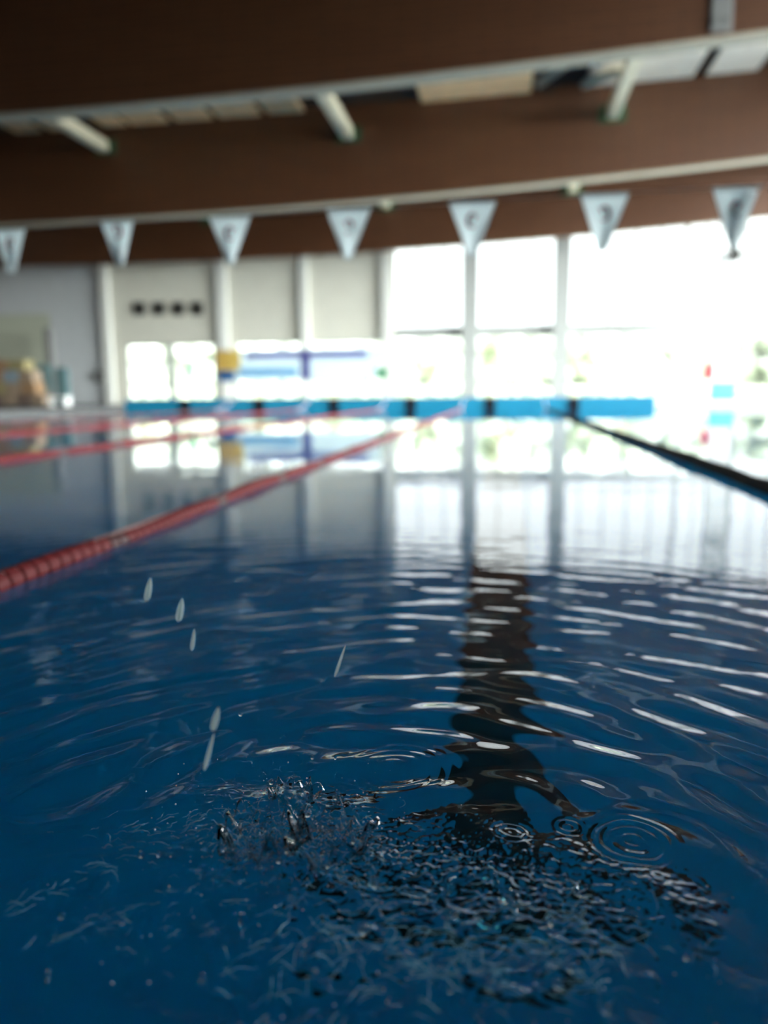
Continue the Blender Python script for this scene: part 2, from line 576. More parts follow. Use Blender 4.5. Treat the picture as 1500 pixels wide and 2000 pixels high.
beam_info = [
    (13.8, [(0, 222), (380, 192), (750, 152), (1120, 108), (1500, 58)], 'nearest dark glulam roof beam, filling the top of the hall view', 0.30),
    (22.0, [(0, 437), (380, 416), (750, 386), (1120, 350), (1500, 306)], 'middle glulam roof beam carrying green brackets on its upper side', 0.30),
    (30.0, [(0, 519), (380, 508), (750, 489), (1120, 460), (1500, 421)], 'far glulam roof beam meeting the top of the far windows', 0.30),
]
beam_fit = []
for bi, (Y, pts, lab, th) in enumerate(beam_info):
    P = [at(px, py, Y) for px, py in pts]
    cf = quad([(p.x, p.z) for p in P])
    beam_fit.append((Y, cf))
    b = thing('glulam_beam', (0, Y, 6.4), lab, 'beam', kind='thing')
    bm = bmesh.new()
    N = 48
    vs = []
    for i in range(N + 1):
        X = XL + .02 + (XR - XL - .04) * i / N
        zb = max(float(np.polyval(cf, X)), 5.2)
        zt_ = roof_z(X) + .01
        vs.append([bm.verts.new((X, y, z)) for y, z in ((Y, zb), (Y + th, zb), (Y + th, zt_), (Y, zt_))])
    for a, c in zip(vs, vs[1:]):
        for k in range(4):
            bm.faces.new((a[k], a[(k + 1) % 4], c[(k + 1) % 4], c[k]))
    bm.faces.new(vs[0])
    bm.faces.new(vs[-1][::-1])
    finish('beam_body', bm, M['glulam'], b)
    if bi < 2:
        bm = bmesh.new()
        vs = []
        for i in range(N + 1):
            X = XL + .02 + (XR - XL - .04) * i / N
            zb = max(float(np.polyval(cf, X)), 5.2)
            vs.append([bm.verts.new((X, y, z)) for y, z in ((Y - .02, zb - .05), (Y + th + .02, zb - .05), (Y + th + .02, zb), (Y - .02, zb))])
        for a, c in zip(vs, vs[1:]):
            for k in range(4):
                bm.faces.new((a[k], a[(k + 1) % 4], c[(k + 1) % 4], c[k]))
        bm.faces.new(vs[0])
        bm.faces.new(vs[-1][::-1])
        finish('lit_underside', bm, M['underside_light'], b)  # added strip: the light under the beam is put into its pale colour
    if bi == 0:
        p = at(1410, 20, Y)
        bm = bmesh.new()
        bm_box(bm, (p.x - .16, Y - .04, p.z - .32), (p.x + .16, Y, roof_z(p.x) - .2), .01)
        for dz in (0, .35, .7):
            for dx in (-.09, .09):
                bm_lathe(bm, [(.03, -.03), (.03, 0)], (p.x + dx, Y - .04, p.z - .15 + dz), 'Y', 8)
        finish('splice_plate', bm, M['steel'], b)
    if bi > 0:
        for bx_, by_ in (((205, 288), (680, 262), (1196, 222)), ((409, 428), (755, 400), (1118, 369)))[bi - 1]:
            q = at(bx_, by_, Y)
            X, z = q.x, q.z
            bm = bmesh.new()
            bm_box(bm, (X - .34, Y - .05, z - .22), (X + .34, Y, z + .2), .01)
            finish('bracket', bm, M['bracket'], b)

# long timber ties between the beams, each seated in its bracket
for bx_, by_, y0, y1, lab in ((205, 288, 14.125, 21.94, 'timber tie between the roof beams at the dim end of the roof'),
                              (680, 262, 14.125, 21.94, 'pale timber tie reaching the middle beam above the centre of the pool'),
                              (1196, 222, 14.125, 21.94, 'bright cream timber tie reaching the middle beam beside the pale roof panels'),
                              (755, 400, 22.31, 29.94, 'timber tie running from the middle beam to the far beam beside the cream wall'),
                              (1118, 369, 22.31, 29.94, 'timber tie running from the middle beam to the far beam over the big windows')):
    q = at(bx_, by_, y1 + .06)
    o = box('timber_tie', (q.x - .14, y0, q.z - .15), (q.x + .14, y1, q.z + .15), M['timber'], bevel=.01)
    tag(o, lab, 'beam', 'timber ties between the roof beams')

# pale panels under the roof boards just before the middle beam
YP = 21.0
spans = [(-10, 42), (60, 104), (168, 216), (226, 302), (318, 392), (406, 490), (504, 578)]
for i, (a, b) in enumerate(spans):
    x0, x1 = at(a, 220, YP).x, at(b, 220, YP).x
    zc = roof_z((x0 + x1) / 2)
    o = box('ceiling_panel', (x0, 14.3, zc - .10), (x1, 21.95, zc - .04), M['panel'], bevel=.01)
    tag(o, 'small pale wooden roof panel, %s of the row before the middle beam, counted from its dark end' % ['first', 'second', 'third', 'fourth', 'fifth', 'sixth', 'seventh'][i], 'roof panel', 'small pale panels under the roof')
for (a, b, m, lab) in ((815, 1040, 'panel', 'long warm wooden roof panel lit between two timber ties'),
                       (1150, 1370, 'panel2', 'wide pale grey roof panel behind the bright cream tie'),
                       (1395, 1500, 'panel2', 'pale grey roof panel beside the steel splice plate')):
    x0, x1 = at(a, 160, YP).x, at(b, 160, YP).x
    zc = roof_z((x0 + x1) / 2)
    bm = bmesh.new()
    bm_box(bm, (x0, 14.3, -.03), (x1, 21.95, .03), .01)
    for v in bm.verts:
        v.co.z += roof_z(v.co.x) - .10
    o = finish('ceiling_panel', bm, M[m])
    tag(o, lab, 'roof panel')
for (p0, p1, lab) in (((1052, 165), (1135, 105), 'slanting cream brace beside the long warm roof panel'),
                      ((1140, 165), (1215, 135), 'short slanting brace under the wide pale roof panel')):
    a, b = at(*p0, 21.6), at(*p1, 20.2)
    bm = bmesh.new()
    bm_tube(bm, [a, b], .12, 4)
    tag(finish('roof_brace', bm, M['timber']), lab, 'brace')

# ------------------------------------------------------------------ water
def sinh_axis(lo, hi, c, a, n):
    u0, u1 = math.asinh((lo - c) / a), math.asinh((hi - c) / a)
    return c + a * np.sinh(np.linspace(u0, u1, n))


NX, NY = 1600, 1500
ax = sinh_axis(PL, PR, -0.02, 0.36, NX)
ay = sinh_axis(PN, PF, 0.85, 0.34, NY)
GX, GY = np.meshgrid(ax, ay)


def waves(n, lo, hi, seed, spread=math.pi, base=math.pi / 2):
    r = np.random.default_rng(seed)
    lam = np.exp(r.uniform(math.log(lo), math.log(hi), n))
    th = base + r.uniform(-spread, spread, n)
    k = 2 * math.pi / lam
    return k * np.cos(th), k * np.sin(th), r.uniform(0, 2 * math.pi, n), k


def field(X, Y, W):
    """unit-rms band of waves"""
    out = np.zeros_like(X)
    for kx, ky, ph, k in zip(*W):
        out += np.sin(kx * X + ky * Y + ph)
    return out / math.sqrt(len(W[0]) / 2)


def blob(X, Y, c, rx, ry):
    return np.exp(-(((X - c[0]) / rx) ** 2 + ((Y - c[1]) / ry) ** 2))


def wpx(px, py):
    p = on_water(px, py)
    return (p.x, p.y)


def height(X, Y):
    h = np.zeros_like(X)
    # long slow swell over the whole pool
    h += 0.0011 * field(X, Y, waves(14, .5, 1.5, 1)) * (0.06 + 0.94 * np.exp(-Y / 3))
    # short-crested wave trains running out from the splash, in rounded fronts
    c = wpx(720, 1760)
    r = np.hypot(X - c[0], Y - c[1])
    arc = np.arctan2(X - c[0], Y - c[1]) * (.45 + .5 * r)
    slope = 0.150 * np.exp(-np.clip(r - .30, 0, 9) / .48) * (1 - np.exp(-(r / .2) ** 2)) + .012 * np.exp(-r / 1.8)
    train = field(arc, r, waves(26, .075, .15, 3, .40)) * .75 + field(arc, r, waves(12, .05, .075, 13, .35)) * .2
    h += slope * 0.10 / (2 * math.pi) * train
    # a fine cross chop
    h += 0.00022 * field(X, Y, waves(24, .05, .16, 4, .9)) * np.exp(-np.clip(Y - .5, 0, 9) / 1.5)
    # rings left by single drops
    for (px, py, r0, lm, sl, wd) in ((1235, 1640, .036, .013, .75, .012), (1235, 1640, .010, .012, .45, .008), (1110, 1613, .011, .009, .6, .008),
                                     (1000, 1622, .015, .010, .6, .009), (770, 1500, .05, .016, .13, .03),
                                     (1275, 1665, .085, .03, .10, .03), (930, 1742, .036, .02, .5, .011), (560, 1950, .03, .02, .3, .012),
                                     (1000, 1870, .045, .03, .3, .02), (690, 1880, .04, .03, .3, .02)):
        q = wpx(px, py)
        rr = np.hypot(X - q[0], Y - q[1])
        h += sl * lm / 6.283 * np.cos(2 * math.pi * (rr - r0) / lm) * np.exp(-((rr - r0) / wd) ** 2)
    # broken water: splash, the dotted belt behind it and the torn water nearest the rim
    fine = field(X, Y, waves(40, .008, .022, 5))
    mid = field(X, Y, waves(40, .02, .06, 6))
    wide = field(X, Y, waves(30, .05, .12, 7))
    m1 = blob(X, Y, wpx(570, 1620), .11, .09)
    m2 = blob(X, Y, wpx(860, 1660), .17, .055)
    m2b = blob(X, Y, wpx(1090, 1730), .15, .05)
    m3 = blob(X, Y, wpx(1000, 1820), .17, .09)
    m4 = blob(X, Y, wpx(700, 1960), .45, .12)
    ridge = lambda f, wd: np.exp(-np.abs(f) / wd)
    h += m1 * (.0026 * ridge(mid, .35) + .0005 * fine * .6 + .003 * wide * .5)
    h += (m2 + m2b) * .00045 * fine
    h += m3 * (.0016 * ridge(mid, .30) + .0020 * wide * .5 + .00012 * fine)
    h += m4 * (.0006 * ridge(mid, .35) + .0012 * wide * .45)
    # thin torn streaks to the left
    m5 = blob(X, Y, wpx(230, 1750), .25, .2)
    h += m5 * .0010 * ridge(field(X, Y, waves(20, .05, .16, 8, .5, 1.9)), .12)
    return h


GZ = height(GX, GY)
co = np.stack([GX, GY, GZ], -1).reshape(-1, 3).astype(np.float32)
idx = np.arange(NX * NY).reshape(NY, NX)
quads = np.stack([idx[:-1, :-1], idx[:-1, 1:], idx[1:, 1:], idx[1:, :-1]], -1).reshape(-1, 4)
me = bpy.data.meshes.new('water_surface')
me.vertices.add(len(co))
me.vertices.foreach_set('co', co.ravel())
me.loops.add(quads.size)
me.loops.foreach_set('vertex_index', quads.ravel().astype(np.int32))
me.polygons.add(len(quads))
me.polygons.foreach_set('loop_start', np.arange(0, quads.size, 4, dtype=np.int32))
me.polygons.foreach_set('loop_total', np.full(len(quads), 4, dtype=np.int32))
me.polygons.foreach_set('use_smooth', np.ones(len(quads), dtype=bool))
me.update(calc_edges=True)
me.materials.append(M['water'])
wat = bpy.data.objects.new('water_surface', me)
COL.objects.link(wat)
struct(wat, 'rippled blue water of the swimming pool', 'water')

# ------------------------------------------------------------------ bulkhead across the pool
YBK = 24.86
xb0, xb1 = max(PL + .02, at(232, 800, YBK).x), at(1280, 800, YBK).x
bh = thing('pool_end_barrier', ((xb0 + xb1) / 2, YBK, 0), 'long blue end barrier of panels and black posts across the pool end', 'barrier')
BT = .36
box('beam_core', (xb0, YBK + .07, -.35), (xb1, YBK + .118, BT - .02), M['bulk'], bh)
joints = [at(px, 800, YBK).x for px in (362, 507, 653, 803, 958, 1121)]
edges = [xb0] + joints + [xb1]
for a, b in zip(edges, edges[1:]):
    box('panel', (a + .15, YBK, -.3), (b - .15 if b != xb1 else b, YBK + .07, BT), M['bulk'], bh, bevel=.012)
for x in joints:
    box('post', (x - .15, YBK - .05, -.35), (x + .15, YBK + .075, BT - .01), M['black'], bh, bevel=.01)
box('panel', (xb0, YBK, -.3), (xb0 + .15, YBK + .07, BT), M['bulk'], bh)


# ------------------------------------------------------------------ lane ropes
def float_mesh(r, L):
    bm = bmesh.new()
    bm_lathe(bm, [(r * .45, -L / 2), (r * .92, -L / 2 + .001), (r, -L / 2 + .004), (r, L / 2 - .004), (r * .92, L / 2 - .001), (r * .45, L / 2)], (0, 0, 0), 'Y', 18)
    bmesh.ops.recalc_face_normals(bm, faces=bm.faces)
    me = bpy.data.meshes.new('float_disc')
    bm.to_mesh(me)
    bm.free()
    return me


PITCH_F, R_F = .056, .034


def lane_rope(X, m, mdark, label, y0, individual, zc=.006, endm='pinkcord', band=17, Xe=None, rf=None):
    t = thing('lane_rope', (X, PN, 0), label, 'lane rope', 'lane ropes across the pool')
    Xe = X if Xe is None else Xe
    fx = lambda y: X + (Xe - X) * (y / 24.8)
    bm = bmesh.new()
    bm_tube(bm, [(X, PN + .01, .03), (fx(23.0), 23.0, zc), (fx(24.0), 24.0, .08), (Xe, YBK - .035, BT - .08)], .012, 8)
    finish('cable', bm, M[endm], t, True)
    base = float_mesh(rf or R_F, PITCH_F * .96)
    base.materials.append(m)
    dark = base.copy()
    dark.materials.clear()
    dark.materials.append(mdark)
    ys = []
    y = PN + .25
    while y < 23.2:
        ys.append(y)
        y += PITCH_F
    seen = [k for k, v in enumerate(ys) if v > y0][:100] if individual else []
    rest = [k for k in range(len(ys)) if k not in set(seen)]
    wob = lambda v: zc + .004 * math.sin(v * 2.3 + X) + .003 * math.sin(v * 7.1)
    for k in seen:
        o = bpy.data.objects.new('float_disc', dark if k % band in (0, 1) else base)
        o.location = (fx(ys[k]) - X + .004 * math.sin(ys[k] * 3), ys[k] - PN, wob(ys[k]))
        o.rotation_euler = (0, random.uniform(0, 6), 0)
        COL.objects.link(o)
        o.parent = t
    bm = bmesh.new()
    bmd = bmesh.new()
    for k in rest:
        tgt = bmd if k % band in (0, 1) else bm
        tmp = bmesh.new()
        tmp.from_mesh(base)
        bmesh.ops.translate(tmp, verts=tmp.verts, vec=(fx(ys[k]) + .004 * math.sin(ys[k] * 3), ys[k], wob(ys[k])))
        mm = bpy.data.meshes.new('tmp')
        tmp.to_mesh(mm)
        tmp.free()
        tgt.from_mesh(mm)
        bpy.data.meshes.remove(mm)
    for b_, mm in ((bm, m), (bmd, mdark)):
        me = bpy.data.meshes.new('float_chain')
        b_.to_mesh(me)
        b_.free()
        me.materials.append(mm)
        me.polygons.foreach_set('use_smooth', [True] * len(me.polygons))
        o = bpy.data.objects.new('float_chain', me)
        COL.objects.link(o)
        o.parent = t
        o.matrix_parent_inverse = Matrix.Translation(t.location).inverted()
        o['kind'] = 'stuff'
    for me in (base, dark):
        me.polygons.foreach_set('use_smooth', [False] * len(me.polygons))


lane_rope(-1.26, M['float_red'], M['float_dark'], 'red disc lane rope running from the near left water edge to the far barrier', 1.7, True)
lane_rope(1.27, M['float_backlit'], M['black'], 'disc lane rope right of the marked lane, its dark red painted black as if backlit', 3.2, True, zc=.016, rf=.046)
lane_rope(-3.75, M['float_red'], M['float_dark'], 'red lane rope second from the darkened one, across the calm lane', 5.2, False)
lane_rope(-6.3, M['float_red'], M['float_dark'], 'red lane rope third from the darkened one, beyond the calm lane', 9, False)
lane_rope(-8.9, M['float_dark'], M['black'], 'farthest dark lane rope, next to the grey deck on the left', 9, False)

# ------------------------------------------------------------------ backstroke pennants
YA, YC = 5.55, 5.15
fl = [(20, 449, 62, 82, 14, .0), (229, 433, 66, 80, 4, -1), (449, 424, 80, 86, 0, 1), (681, 409, 82, 90, 2, -1), (923, 395, 84, 92, 0, 1), (1181, 379, 82, 96, 0, -1), (1440, 366, 80, 104, 0, 1)]
flab = ['pennant partly cut by the picture edge at the dim left end of the line',
        'narrow white pennant with its mark near the top, between the edge pennant and the vents',
        'white pennant hanging over the beam beside the four dark vents',
        'white pennant whose tip points at the cream wall panel before the big windows',
        'white pennant with its tip over the first grey window pillar',
        'white pennant under the green bracket with its tip in front of bright glass',
        'white pennant with a folded shaded edge above the round speaker']
tops = []
for i, (px, py, wp, hp, sk, mir) in enumerate(fl):
    Y = YA + (YC - YA) * (px / 1500)
    p = at(px, py, Y)
    W, Hh = wp / F * Y * 1.03, hp / F * Y * 1.0
    t = thing('pennant', p, flab[i], 'pennant', 'backstroke pennants on the line')
    tops.append(p)
    bm = bmesh.new()
    nu, nv = 8, 12
    yaw = random.uniform(-.15, .15)
    grid = []
    for j in range(nv + 1):
        v = j / nv
        ww = W * (1 - v) + .05 * v
        row = []
        for k in range(nu + 1):
            u = k / nu - .5
            x = u * ww + (-sk / 100) * v * Hh * .5
            y = .02 * math.sin(u * 5 + i) * v + .03 * v * math.sin(i * 1.7) + (.05 * max(0, u - .2) * 4 if i == 6 else 0)
            row.append(bm.verts.new((x, y, -v * Hh - .008)))
        grid.append(row)
    for j in range(nv):
        for k in range(nu):
            bm.faces.new((grid[j][k], grid[j][k + 1], grid[j + 1][k + 1], grid[j + 1][k]))
    r = bmesh.ops.solidify(bm, geom=bm.faces[:], thickness=.0015)
    me = bpy.data.meshes.new('cloth')
    bmesh.ops.recalc_face_normals(bm, faces=bm.faces)
    bm.to_mesh(me)
    bm.free()
    me.polygons.foreach_set('use_smooth', [True] * len(me.polygons))
    me.materials.append(M['flag'])
    o = bpy.data.objects.new('cloth', me)
    COL.objects.link(o)
    o.parent = t
    # hem sleeve round the line
    bm = bmesh.new()
    bm_tube(bm, [(-W / 2, 0, 0), (0, 0, -.001), (W / 2, 0, 0)], .008, 8)
    me = bpy.data.meshes.new('hem')
    bm.to_mesh(me)
    bm.free()
    me.materials.append(M['flag'])
    o = bpy.data.objects.new('hem', me)
    COL.objects.link(o)
    o.parent = t
    # the printed pink mark: an open hook with a flick, turned over on every second pennant
    sgn = mir if mir else 1
    bm = bmesh.new()
    cx, cz, rr = 0.0, -Hh * (.36 if i != 1 else .24), .036
    pts = []
    for k in range(15):
        a = math.radians(50 + k * 250 / 14)
        pts.append((cx + sgn * rr * .8 * math.cos(a), cz + rr * 1.15 * math.sin(a), .006 + .007 * math.sin(math.pi * k / 14)))
    left, right = [], []
    for k, (x, z, wd) in enumerate(pts):
        q = pts[min(k + 1, 14)]
        pz = pts[max(k - 1, 0)]
        tx, tz = q[0] - pz[0], q[1] - pz[1]
        L = math.hypot(tx, tz)
        nx, nz = -tz / L * wd, tx / L * wd
        yb = -.012
        left.append(bm.verts.new((x + nx, yb, z + nz)))
        right.append(bm.verts.new((x - nx, yb, z - nz)))
    for k in range(14):
        bm.faces.new((left[k], left[k + 1], right[k + 1], right[k]))
    fx0 = cx + sgn * .004
    bm.faces.new([bm.verts.new(v) for v in ((fx0 - sgn * .004, -.012, cz - .012), (fx0 + sgn * .014, -.012, cz + .004), (fx0 + sgn * .038, -.012, cz + .05), (fx0 + sgn * .006, -.012, cz + .02))])
    bmesh.ops.solidify(bm, geom=bm.faces[:], thickness=.004)
    me = bpy.data.meshes.new('printed_mark')
    bm.to_mesh(me)
    bm.free()
    me.materials.append(M['logo'])
    o = bpy.data.objects.new('printed_mark', me)
    COL.objects.link(o)
    o.parent = t
pts = [tops[0] + (tops[0] - tops[1]) * 8] + tops + [tops[-1] + (tops[-1] - tops[-2]) * 8]
bm = bmesh.new()
bm_tube(bm, [p + Vector((0, 0, .002)) for p in pts], .003, 6)
tag(finish('pennant_line', bm, M['cord']), 'thin cord strung across the pool that carries the pennants', 'cord')

# ------------------------------------------------------------------ far deck fittings
YCOL = 29.98
cx0, cx1 = at(1394, 700, YCOL).x, at(1438, 700, YCOL).x
colm = thing('pool_column', ((cx0 + cx1) / 2, YCOL, DECK), 'white hall column with a blue pad round its foot', 'column', kind='thing')
box('shaft', (cx0 + .02, YCOL + .02, DECK), (cx1 - .02, YCOL + .34, float(np.polyval(beam_fit[2][1], cx0)) - .005), M['white'], colm, .02)
box('impact_pad', (cx0 - .01, YCOL - .03, DECK + .02), (cx1 + .01, YCOL + .37, at(1415, 746, YCOL).z), M['padblue'], colm, .03)
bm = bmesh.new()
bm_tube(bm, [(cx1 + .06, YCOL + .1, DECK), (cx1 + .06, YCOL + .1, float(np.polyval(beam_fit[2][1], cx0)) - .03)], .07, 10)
finish('edge_shade', bm, M['steel'], colm, True)  # added grey strip standing in for shade along the column's right edge
# extinguisher on the column
p = at(1396, 742, YCOL)
ex = thing('fire_extinguisher', (cx0 - .13, YCOL + .2, p.z), 'red fire extinguisher hung on the white column above its blue pad', 'fire extinguisher')
bm = bmesh.new()
bm_lathe(bm, [(.10, 0), (.125, .03), (.125, .46), (.1, .54), (.045, .58), (.045, .62)], (cx0 - .13, YCOL + .2, p.z), 'Z', 18)
finish('cylinder_body', bm, M['red'], ex, True)
bm = bmesh.new()
bm_box(bm, (cx0 - .17, YCOL + .17, p.z + .62), (cx0 - .09, YCOL + .23, p.z + .67))
bm_box(bm, (cx0 - .22, YCOL + .18, p.z + .67), (cx0 - .06, YCOL + .22, p.z + .69))
finish('valve', bm, M['black'], ex)
bm = bmesh.new()
bm_tube(bm, [(cx0 - .09, YCOL + .2, p.z + .65), (cx0 - .02, YCOL + .15, p.z + .5), (cx0 + .0, YCOL + .06, p.z + .3), (cx0 - .03, YCOL + .05, p.z + .12)], .014, 8)
finish('hose', bm, M['black'], ex, True)
# speaker
p = at(1432, 498, YCOL - .3)
sp = thing('loudspeaker', (p.x, YCOL, p.z), 'dark round loudspeaker high on the white column', 'loudspeaker')
bm = bmesh.new()
bm_lathe(bm, [(.06, .27), (.09, .18), (.16, .08), (.24, 0), (.26, -.03), (.24, -.03), (.12, .05), (.04, .06)], (p.x, YCOL - .33, p.z), 'Y', 20)
finish('horn', bm, M['dark'], sp, True)
bm = bmesh.new()
bm_box(bm, (p.x - .03, YCOL - .06, p.z - .16), (p.x + .03, YCOL + .018, p.z + .16))
finish('mount', bm, M['steel'], sp)

# vents on the cream wall
for i, px in enumerate((272, 310, 348, 385)):
    c = at(px, 603, YF)
    s = .27
    v = thing('wall_vent', (c.x, YF, c.z), 'dark square vent on the cream wall, %s of four from the grey corner' % ['first', 'second', 'third', 'last'][i], 'vent', 'square wall vents')
    bm = bmesh.new()
    y0, y1 = YF - .06, YF - .001
    bm_box(bm, (c.x - s, y0, c.z - s), (c.x - s + .05, y1, c.z + s))
    bm_box(bm, (c.x + s - .05, y0, c.z - s), (c.x + s, y1, c.z + s))
    bm_box(bm, (c.x - s + .05, y0, c.z - s), (c.x + s - .05, y1, c.z - s + .05))
    bm_box(bm, (c.x - s + .05, y0, c.z + s - .05), (c.x + s - .05, y1, c.z + s))
    finish('vent_frame', bm, M['dark'], v)
    bm = bmesh.new()
    bm_box(bm, (c.x - s + .05, YF - .012, c.z - s + .05), (c.x + s - .05, YF - .001, c.z + s - .05))
    for k in range(6):
        z = c.z - s + .09 + k * .075
        bm_box(bm, (c.x - s + .05, YF - .05, z), (c.x + s - .05, YF - .014, z + .025))
    finish('louvre', bm, M['dark'], v)
# dark wall box
c = at(196, 735, YF)
v = thing('wall_box', (c.x, YF, c.z), 'small dark box on the cream pier beside the twin windows', 'box')
box('housing', (c.x - .19, YF - .16, c.z - .25), (c.x + .19, YF - .001, c.z + .25), M['dark'], v, .02)
box('cover', (c.x - .15, YF - .18, c.z - .2), (c.x + .15, YF - .16, c.z + .2), M['steel'], v, .008)

# banner across the low windows
YBN = YF - .245
bx = lambda px: at(px, 715, YBN).x
bz = lambda py: at(600, py, YBN).z
bn = thing('banner', (bx(590), YBN, bz(745)), 'long thin banner with yellow and blue ends hung before the low windows', 'banner')


def cloth_rect(name, px0, px1, py0, py1, m, dy=0.0, poly=None):
    bm = bmesh.new()
    n = 24
    x0, x1, z0_, z1_ = bx(px0), bx(px1), bz(py1), bz(py0)
    rows = []
    for k in range(n + 1):
        x = x0 + (x1 - x0) * k / n
        y = YBN - dy + .006 * math.sin(x * 2.1)
        rows.append((bm.verts.new((x, y, z0_)), bm.verts.new((x, y, z1_))))
    for a, b in zip(rows, rows[1:]):
        bm.faces.new((a[0], b[0], b[1], a[1]))
    bmesh.ops.solidify(bm, geom=bm.faces[:], thickness=.003)
    return finish(name, bm, m, bn)


cloth_rect('sheet', 458, 742, 682, 742, M['ban_white'])
cloth_rect('yellow_end', 424, 470, 682, 722, M['ban_yellow'], .012)
cloth_rect('blue_end', 427, 458, 722, 743, M['ban_blue'], .012)
cloth_rect('violet_stripe', 480, 718, 686, 700, M['ban_violet'], .012)
cloth_rect('pale_blue_field', 466, 580, 716, 736, M['ban_sky'], .012)
cloth_rect('violet_block', 588, 606, 684, 742, M['ban_violet'], .02)
cloth_rect('green_mark', 735, 758, 720, 740, M['ban_green'], .012)
bm = bmesh.new()
bm_tube(bm, [(bx(420), YBN, bz(681)), (bx(760), YBN, bz(681))], .012, 6)
finish('hanging_cord', bm, M['cord'], bn)
# sign on the twin window
c = at(371, 722, YF - .02)
tag(box('exit_sign', (c.x - .17, YF + .03, c.z - .35), (c.x + .17, YF + .055, c.z + .35), M['sign_green'], bevel=.006), 'pale green sign fixed on the right leaf of the twin windows', 'sign')

# things on the left deck
YD = 30.5
c = at(102, 800, YD)
tag(box('steel_post', (c.x - .16, YD, DECK), (c.x + .16, YD + .3, at(102, 640, YD).z), M['steel'], bevel=.02), 'grey upright post standing on the left deck', 'post')
for i, (a, b, y0, y1, lab) in enumerate(((76, 98, 712, 780, 'teal foam mat leaning upright before the grey post'), (112, 132, 718, 782, 'teal foam mat leaning upright beside the cream pier'))):
    p0, p1 = at(a, y1, YD - .6), at(b, y0, YD - .6)
    bm = bmesh.new()
    bm_box(bm, (p0.x, YD - .7, DECK), (p1.x, YD - .5, p1.z), .05)
    tag(finish('foam_mat', bm, M['teal']), lab, 'mat', 'foam mats on the left deck')
bn2 = at(118, 800, 27.0)
bt = thing('bench', (bn2.x, 27.0, DECK), 'low white bench on the left deck before the teal mats', 'bench')
box('seat', (bn2.x - .38, 26.8, DECK + .28), (bn2.x + .38, 27.2, DECK + .36), M['white'], bt, .02)
for dx in (-.3, .3):
    box('leg', (bn2.x + dx - .04, 26.83, DECK), (bn2.x + dx + .04, 27.17, DECK + .28), M['white'], bt)
# heap of foam play blocks at the picture's left
levels = [(-14, 96, [('brown', 'dark brown foam block in the bottom row of the heap, at the picture edge'), ('tan', 'tan foam block in the bottom row, second from the picture edge'), ('brown', 'brown foam block in the bottom row, third from the picture edge'), ('tan', 'low tan foam block ending the bottom row near the white bench')], .46),
          (-10, 80, [('ochre', 'dull ochre foam block in the second row at the picture edge'), ('tan', 'pale tan foam block in the middle of the second row'), ('orange', 'orange tan foam block ending the second row by the teal mat')], .46),
          (-14, 76, [('orange', 'orange foam block in the third row at the picture edge'), ('greyblue', 'grey blue foam block in the middle of the heap'), ('tan', 'tan foam block beside the grey blue one in the heap')], .5),
          (-8, 62, [('orange', 'orange brown foam block on top of the heap at the picture edge'), ('ochre', 'ochre foam block on top of the heap beside the orange brown one')], .42)]
zb_ = DECK
for px0, px1, items, hh in levels:
    Y = 29.4
    xa, xb_ = at(px0, 760, Y).x, at(px1, 760, Y).x
    wd = (xb_ - xa) / len(items)
    for k, (m, lab) in enumerate(items):
        bm = bmesh.new()
        bm_box(bm, (xa + wd * k + .01, Y - .35, zb_ + .002), (xa + wd * (k + 1) - .01, Y + .35, zb_ + hh), .07)
        tag(finish('foam_block', bm, M[m]), lab, 'foam block', 'heap of foam play blocks')
    zb_ += hh

# ------------------------------------------------------------------ garden beyond the glass
struct(box('ground_outside', (-60, YF + .4, -.5), (90, 110, -.2), M['lawn']))
struct(box('ground_right', (XR + .4, -60, -.5), (90, YF + .4, -.2), M['paving']))
struct(box('path_outside', (-30, YF + .4, -.2), (30, YF + 6, -.14), M['paving']))


def tree(x, y, h, r, lab, seed):
    rr = random.Random(seed)
    t = thing('garden_tree', (x, y, -.2), lab, 'tree', 'garden trees beyond the far glass')
    bm = bmesh.new()
    bm_tube(bm, [(x, y, -.2), (x + .05, y, h * .3), (x, y + .1, h * .6)], [.16, .13, .07], 8)
    finish('trunk', bm, M['bark'], t, True)
    bm = bmesh.new()
    for k in range(16):
        a, e = rr.uniform(0, 6.28), rr.uniform(-.6, 1)
        c = Vector((x + math.cos(a) * r * .6, y + math.sin(a) * r * .6, h * .62 + e * r * .6))
        res = bmesh.ops.create_icosphere(bm, subdivisions=2, radius=r * rr.uniform(.3, .5))
        for v in res['verts']:
            v.co = v.co * rr.uniform(.85, 1.15) + c
    finish('crown', bm, M['leaf'], t)


bm = bmesh.new()
hr = random.Random(3)
for k in range(150):
    x, y = -75 + k * 1.0, 62 + hr.uniform(-1, 1)
    for j in range(3):
        res = bmesh.ops.create_icosphere(bm, subdivisions=2, radius=hr.uniform(1.0, 1.5))
        for v in res['verts']:
            v.co = v.co * hr.uniform(.85, 1.15) + Vector((x + hr.uniform(-.5, .5), y, .6 + j * 1.75 + hr.uniform(-.3, .3)))
tag(finish('garden_treeline', bm, M['farleaf']), 'pale band of trees far beyond the garden behind the windows', 'trees', kind='stuff')
for i, (px, Y, h, r, lab) in enumerate(((840, 48, 4.2, 1.3, 'slim washed out tree behind the first big window bay'), (985, 50, 4.6, 1.5, 'washed out tree behind the second big window bay'),
                                        (1150, 46, 3.8, 1.3, 'small pale tree behind the third big window bay'), (1215, 54, 4.5, 1.5, 'farther pale tree behind the third big window bay'),
                                        (520, 50, 3.2, 1.2, 'low pale tree behind the banner window'), (670, 52, 3.3, 1.2, 'low pale tree seen beside the banner end'), (295, 48, 2.8, .9, 'small pale tree behind the twin windows'))):
    c = at(px, 760, Y)
    tree(c.x, Y, h, r, lab, i)
bm = bmesh.new()
